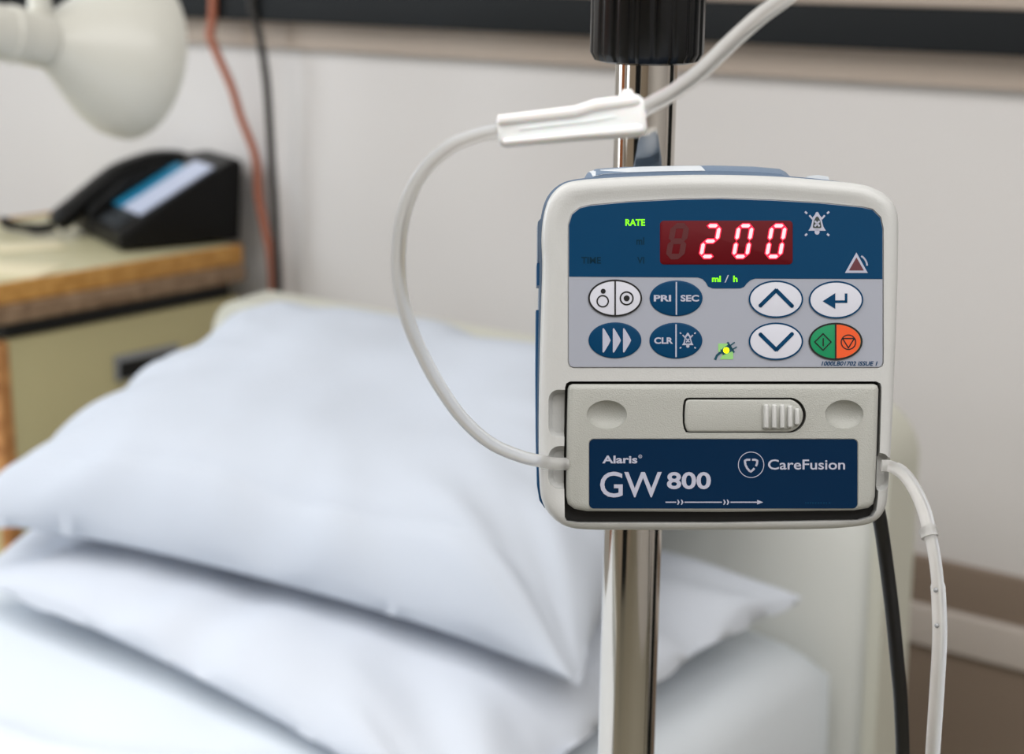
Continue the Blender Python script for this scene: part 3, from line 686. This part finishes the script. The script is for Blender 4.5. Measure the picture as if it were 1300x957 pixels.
k8 = key(1061, 433.3, 34, 23.5, M_GRN, M_BLK, 2.2)
flat('key_half', [[(1061, 411.5)]+[(1061+31.6*math.cos(math.radians(a)), 433.3+21.4*math.sin(math.radians(a))) for a in range(-90, 91, 6)]+[(1061, 454.7)]], -0.5, M_ORG, k8)
flat('symbol', [[(1060, 411), (1062, 411), (1062, 456), (1060, 456)]], KS, M_BLK, k8)
flat('symbol', stroke([(1045, 423.5), (1055.2, 434), (1045, 444.5), (1034.4, 434)], 1.5, True)+stroke([(1045.2, 429.5), (1045.2, 439)], 1.6), KS, M_BLK, k8)
ering('symbol', 1077.2, 434.3, 9.9, 9.9, 1.5, KS, M_BLK, k8, 32)
flat('symbol', stroke([(1069.8, 429.6), (1084.6, 429.6), (1077.2, 441.6)], 1.6, True), KS, M_BLK, k8)
# mains plug indicator
flat('led_glow_patch', [[(912, 436), (924, 436), (931, 444), (931, 456), (914, 456), (918, 450), (912, 446)]], -1.7, M_PGRN, pan)  # glow around the mains lamp, drawn as a pale green patch
plg = [[(917.5, 442.5), (925.5, 436.5), (931.5, 445), (920, 449.8), (916, 447)]]+stroke([(924, 434.5), (932, 447)], 2.4)+stroke([(915.5, 443.8), (919, 449.8)], 2.0)
plg += stroke([(928, 438), (932.8, 434.6)], 1.6)+stroke([(930.5, 443.2), (935.4, 440.4)], 1.6)+stroke([(918, 446), (913.5, 448.5), (910.5, 451), (908.2, 456)], 3.0)
flat('plug_symbol', plg, H1, mat('petrol_print', rgb(0, 70, 88), 0.4), pan)
flat('mains_lamp', [ell(922.2, 444.6, 3.9, 3.9, 24)], H2, M_LITY, pan)

# door with finger dimples
door = obj('door', loft(orient(V2(DO)), [(1.5, -18), (0, -14), (0, -3.5), (1.2, -0.6), (3.5, 1.2), (7, 2.0)], fP), M_DOOR, pump, 40)
LO = [(866.3, 527), (866.8, 515), (868.2, 508), (871, 505.2), (876, 504.6), (1000, 504.6)]+arcpts(1000.5, 526.8, 22.6, 80, -80, 14)+[(1000, 549.2), (876, 549.2), (870.5, 548.6), (868, 544), (866.6, 537)]
dc = [cutter(loft(orient(V2(LO)), [(0, -6), (0, 8)], fP))]
for cx, cy, rx, ry in ((770.3, 526.2, 25.5, 18.2), (1071.5, 525.8, 24.5, 18.2)):
    bm = bmesh.new(); bmesh.ops.create_uvsphere(bm, u_segments=48, v_segments=24, radius=1)
    for v in bm.verts: v.co = P(cx+v.co.x*rx, cy-v.co.y*ry, 2.2+v.co.z*12)
    dc.append(cutter(bm))
dc.append(cutter(loft(rr(747, 556.5, 1089.2, 646.5, 7), [(0, 0.6), (0, 8)], fP)))
boolean(door, dc)
poly('latch_shade_plate', LO, 0, 0, M_GAP, pump, [(0.3, -5.9), (0.3, -4.5)])  # black floor plate, shade around the latch put into its colour
L2 = [(869, 527), (869.8, 515), (871, 509.5), (873, 507.6), (876, 507.2), (998, 507.2)]+arcpts(998.5, 527.2, 20.6, 78, -78, 14)+[(998, 548.0), (876, 548.0), (872.5, 547), (870.6, 543), (869.2, 537)]
lat = poly('latch', L2, 0, 0, M_DOOR, pump, [(0, -4.4), (0, 1.6), (1.0, 2.8), (2.4, 3.2)])
G = [(967, 514), (969, 512.3), (1000, 512.3), (1009, 516), (1014.5, 522), (1016, 528.5), (1013, 536), (1007, 542), (1000, 544.5), (969, 544.5), (967, 543)]
poly('latch_grip', G, 0, 0, M_DOOR, lat, [(0, 2.9), (0.3, 5), (1.2, 5.6)])
for i, x in enumerate((968.5, 978.6, 988.8, 998.6, 1007.6)):
    y0 = 513+(0, 0, 0, 1.2, 5.0)[i]; y1 = 544-(0, 0, 0, 1.0, 4.4)[i]
    poly('grip_ridge', rr(x, y0, x+6.6, y1, 2.4, 4), 0, 0, M_HOUS, lat, [(0, 5.5), (0.3, 8.0), (1.4, 9.6), (2.3, 10)], 50)
# door label
lab = poly('door_label', rr(748, 557.5, 1088.2, 645.3, 6), 0, 0, M_NAVY, pump, [(0, 0.7), (0, 1.5)])
HL = 1.8
text('lettering', 'Alaris', 764.5, 809, 588, 578.2, HL, M_LETT, lab, 0.028)
ering('registered_mark', 812.7, 579.3, 2.3, 2.3, 0.6, HL, M_LETT, lab, 20)
text('lettering', 'R', 811.7, 813.8, 580.5, 578.2, HL, M_LETT, lab)
text('lettering', 'GW', 761.8, 840, 630.8, 599, HL, M_LETT, lab, 0.010)
text('lettering', '800', 846.5, 902.3, 620.8, 599, HL, M_LETT, lab, 0.024, ref='8')
text('lettering', 'CareFusion', 974.8, 1072.5, 595.8, 583.2, HL, M_LETT, lab, 0.012)
ering('logo_ring', 953.3, 589.8, 16.6, 16.6, 0.9, HL, M_LETT, lab, 48)
flat('logo_mark', stroke([(951.8, 583.4), (948, 583.4), (945.3, 584.8), (946.2, 590), (948.2, 594), (951.2, 597.6), (953, 598.4), (955.2, 596.8), (957.2, 594.6)], 2.6)
     + stroke([(955, 583.4), (958.6, 583.4), (961.2, 584.8), (960.8, 588.4), (959.6, 591.2)], 2.6), HL, M_LETT, lab)
fl = stroke([(845, 637.3), (858, 637.3)], 1.4)+stroke([(869, 637.3), (916, 637.3)], 1.4)+stroke([(927.5, 637.3), (963, 637.3)], 1.4)+[[(961, 634.4), (968.6, 637.3), (961, 640.2)]]
for x in (859.5, 864.2, 918, 922.4): fl += [[(x, 634), (x+1.3, 634), (x+3.3, 637.3), (x+1.3, 640.6), (x, 640.6), (x+1.2, 637.3)]]
flat('flow_arrow', fl, HL, M_LETT, lab)
flat('faint_print', [[(x, 637.2), (x+dx, 637.2), (x+dx, 639.6), (x, 639.6)] for x, dx in ((1022, 1.6), (1025, 1.6), (1028, 1.6), (1031, 2), (1034.5, 1.6), (1038, 1.6), (1041, 2), (1045, 1.6), (1048, 1.6), (1052, 2))], HL, mat('faint_blue_print', rgb(4, 52, 84), 0.5, spec=0.1), lab)
# ------------------------------------------------------------------ power cord
PI_ = (Matrix.Translation(proot) @ PROT.to_4x4()).inverted()
pc = sweep([PI_ @ p_ for p_ in (at(1104, 610, 0.715), at(1115, 650, 0.72), at(1123, 700, 0.73), at(1132, 770, 0.735), at(1139, 840, 0.74), at(1144, 900, 0.75), at(1146, 1000, 0.77), at(1140, 1200, 0.80), at(1120, 1500, 0.9))], 0.0030, 8, 16)
obj('power_cord', pc, M_RUB, pump, 60)
# ------------------------------------------------------------------ giving set tubing
dl = 0.655+5*S
left_t = sweep([at(633, 166, 0.520), at(606, 172, 0.522), at(575, 184, 0.525), at(546, 208, 0.530), at(524, 240, 0.536), at(511, 278, 0.543), at(506, 320, 0.552), at(508, 365, 0.562), at(519, 410, 0.575),
                at(536, 450, 0.59), at(559, 492, 0.605), at(588, 532, 0.622), at(622, 562, 0.638), at(660, 579, 0.650), at(690, 586, dl-0.001), at(704, 588.5, dl-0.0005), at(722, 589, dl)], 0.00235, 8, 18)
lt = tag(obj('drip_tube', left_t, M_TUBE, None, 60), 'clear tube looping from the white connector into the left side of the pump', 'tube')
up_t = sweep([at(806, 146, 0.519), at(828, 132, 0.518), at(858, 115, 0.516), at(893, 88, 0.512), at(930, 52, 0.508), at(966, 20, 0.504), at(1003, -8, 0.50), at(1060, -60, 0.50), at(1110, -130, 0.51), Vector((-0.19, -1.48, 1.72)), pbase+Vector((0.118, 0.0, 2.035))], 0.0025, 8, 18)
tag(obj('drip_tube', up_t, M_TUBE, None, 60), 'clear tube rising from the white connector to the upper right', 'tube')
rt_p = [at(1119, 591, dl-0.0015), at(1131, 592, dl-0.002), at(1147, 601, 0.648), at(1162, 622, 0.640), at(1174, 650, 0.634), at(1180, 674, 0.630)]
rt = empty('outlet_tube', at(1112, 591, dl)); tag(rt, 'clear tube leaving the right side of the pump and hanging down', 'tube')
def rel(P_, o): return [p-o for p in P_]
o0 = at(1112, 591, dl)
obj('upper_tube', sweep(rel(rt_p, o0), lambda s: 0.0022 if s < 0.3 else 0.0025, 8, 18), M_TUBE, rt, 60)
rt_q = [at(1178.5, 668, 0.631), at(1184, 692, 0.628), at(1189, 725, 0.626), at(1192, 765, 0.624), at(1193, 810, 0.622), at(1190, 868, 0.622), at(1184, 960, 0.625), at(1176, 1100, 0.64)]
obj('lower_tube', sweep(rel(rt_q, o0), lambda s: 0.0022+0.0004*(s > 0.35), 8, 18), M_TUBE, rt, 60)
j0 = at(1177.5, 671, 0.6305)-o0; j1 = at(1180.5, 682, 0.629)-o0
obj('tube_joint', sweep([j0, (j0+j1)/2, j1], 0.0031, 4, 18), M_TUBE, rt, 60)
for x, y, d in ((1188, 749, 0.6225), (1189.5, 794, 0.6205)):
    c = at(x, y, d)-o0
    bm = bmesh.new(); bmesh.ops.create_uvsphere(bm, u_segments=14, v_segments=8, radius=0.0009, matrix=Matrix.Translation(c)); obj('tube_mark', bm, M_STEEL, rt)
# ------------------------------------------------------------------ white connector
A = at(632, 167, 0.520); E_ = at(820, 150, 0.519)
xa = (E_-A).normalized(); za = -(FWD-xa*FWD.dot(xa)).normalized(); ya = za.cross(xa)
con = tag(empty('tube_connector', A, Matrix((xa, ya, za)).transposed()), 'white plastic clamp joining the drip tubes in front of the pole', 'connector')
k = 0.52/FPX
def section(x, w0, w1, d): return x, w0, w1, d      # x along, lower and upper edge, half depth (units of k)
def shell(secs, bmi=None):
    bm = bmi or bmesh.new(); rings = []
    for x, lo, hi, d in secs:
        cy = (lo+hi)/2; hy = (hi-lo)/2; ring = []
        for i in range(20):
            a = 2*PI*i/20; c, s = math.cos(a), math.sin(a)
            ring.append(bm.verts.new((x*k, (cy+hy*math.copysign(abs(c)**0.45, c))*k, d*math.copysign(abs(s)**0.45, s)*k)))
        rings.append(ring)
    for a, b in zip(rings, rings[1:]):
        for i in range(20): bm.faces.new((a[i], a[(i+1) % 20], b[(i+1) % 20], b[i]))
    bm.faces.new(rings[0][::-1]); bm.faces.new(rings[-1]); return bm
obj('clamp_body', shell([(0, -16, 15, 11), (3, -19, 18, 14), (40, -20, 19, 15), (95, -20, 20, 16), (120, -20, 24, 16), (150, -21, 26, 17), (178, -22, 27, 17), (185, -20, 26, 15), (188, -16, 22, 11)]), M_WCL, con, 50)
obj('side_rail', shell([(2, 6, 19, 20), (100, 7, 22, 22), (125, 12, 28, 22), (176, 14, 30, 21), (182, 16, 28, 18)]), M_WCL, con, 50)
obj('side_rail', shell([(6, -20, -12, 20), (100, -20, -11, 22), (176, -22, -8, 21), (182, -20, -10, 18)]), M_WCL, con, 50)
obj('nub', shell([(160, 24, 36, 6), (163, 24, 38, 7), (172, 24, 38, 7), (175, 24, 35, 6)]), M_WCL, con, 50)
obj('groove_ridge', shell([(28, -3, 0, 17), (110, -2, 3, 18), (150, 0, 6, 18)]), M_WCL, con, 50)
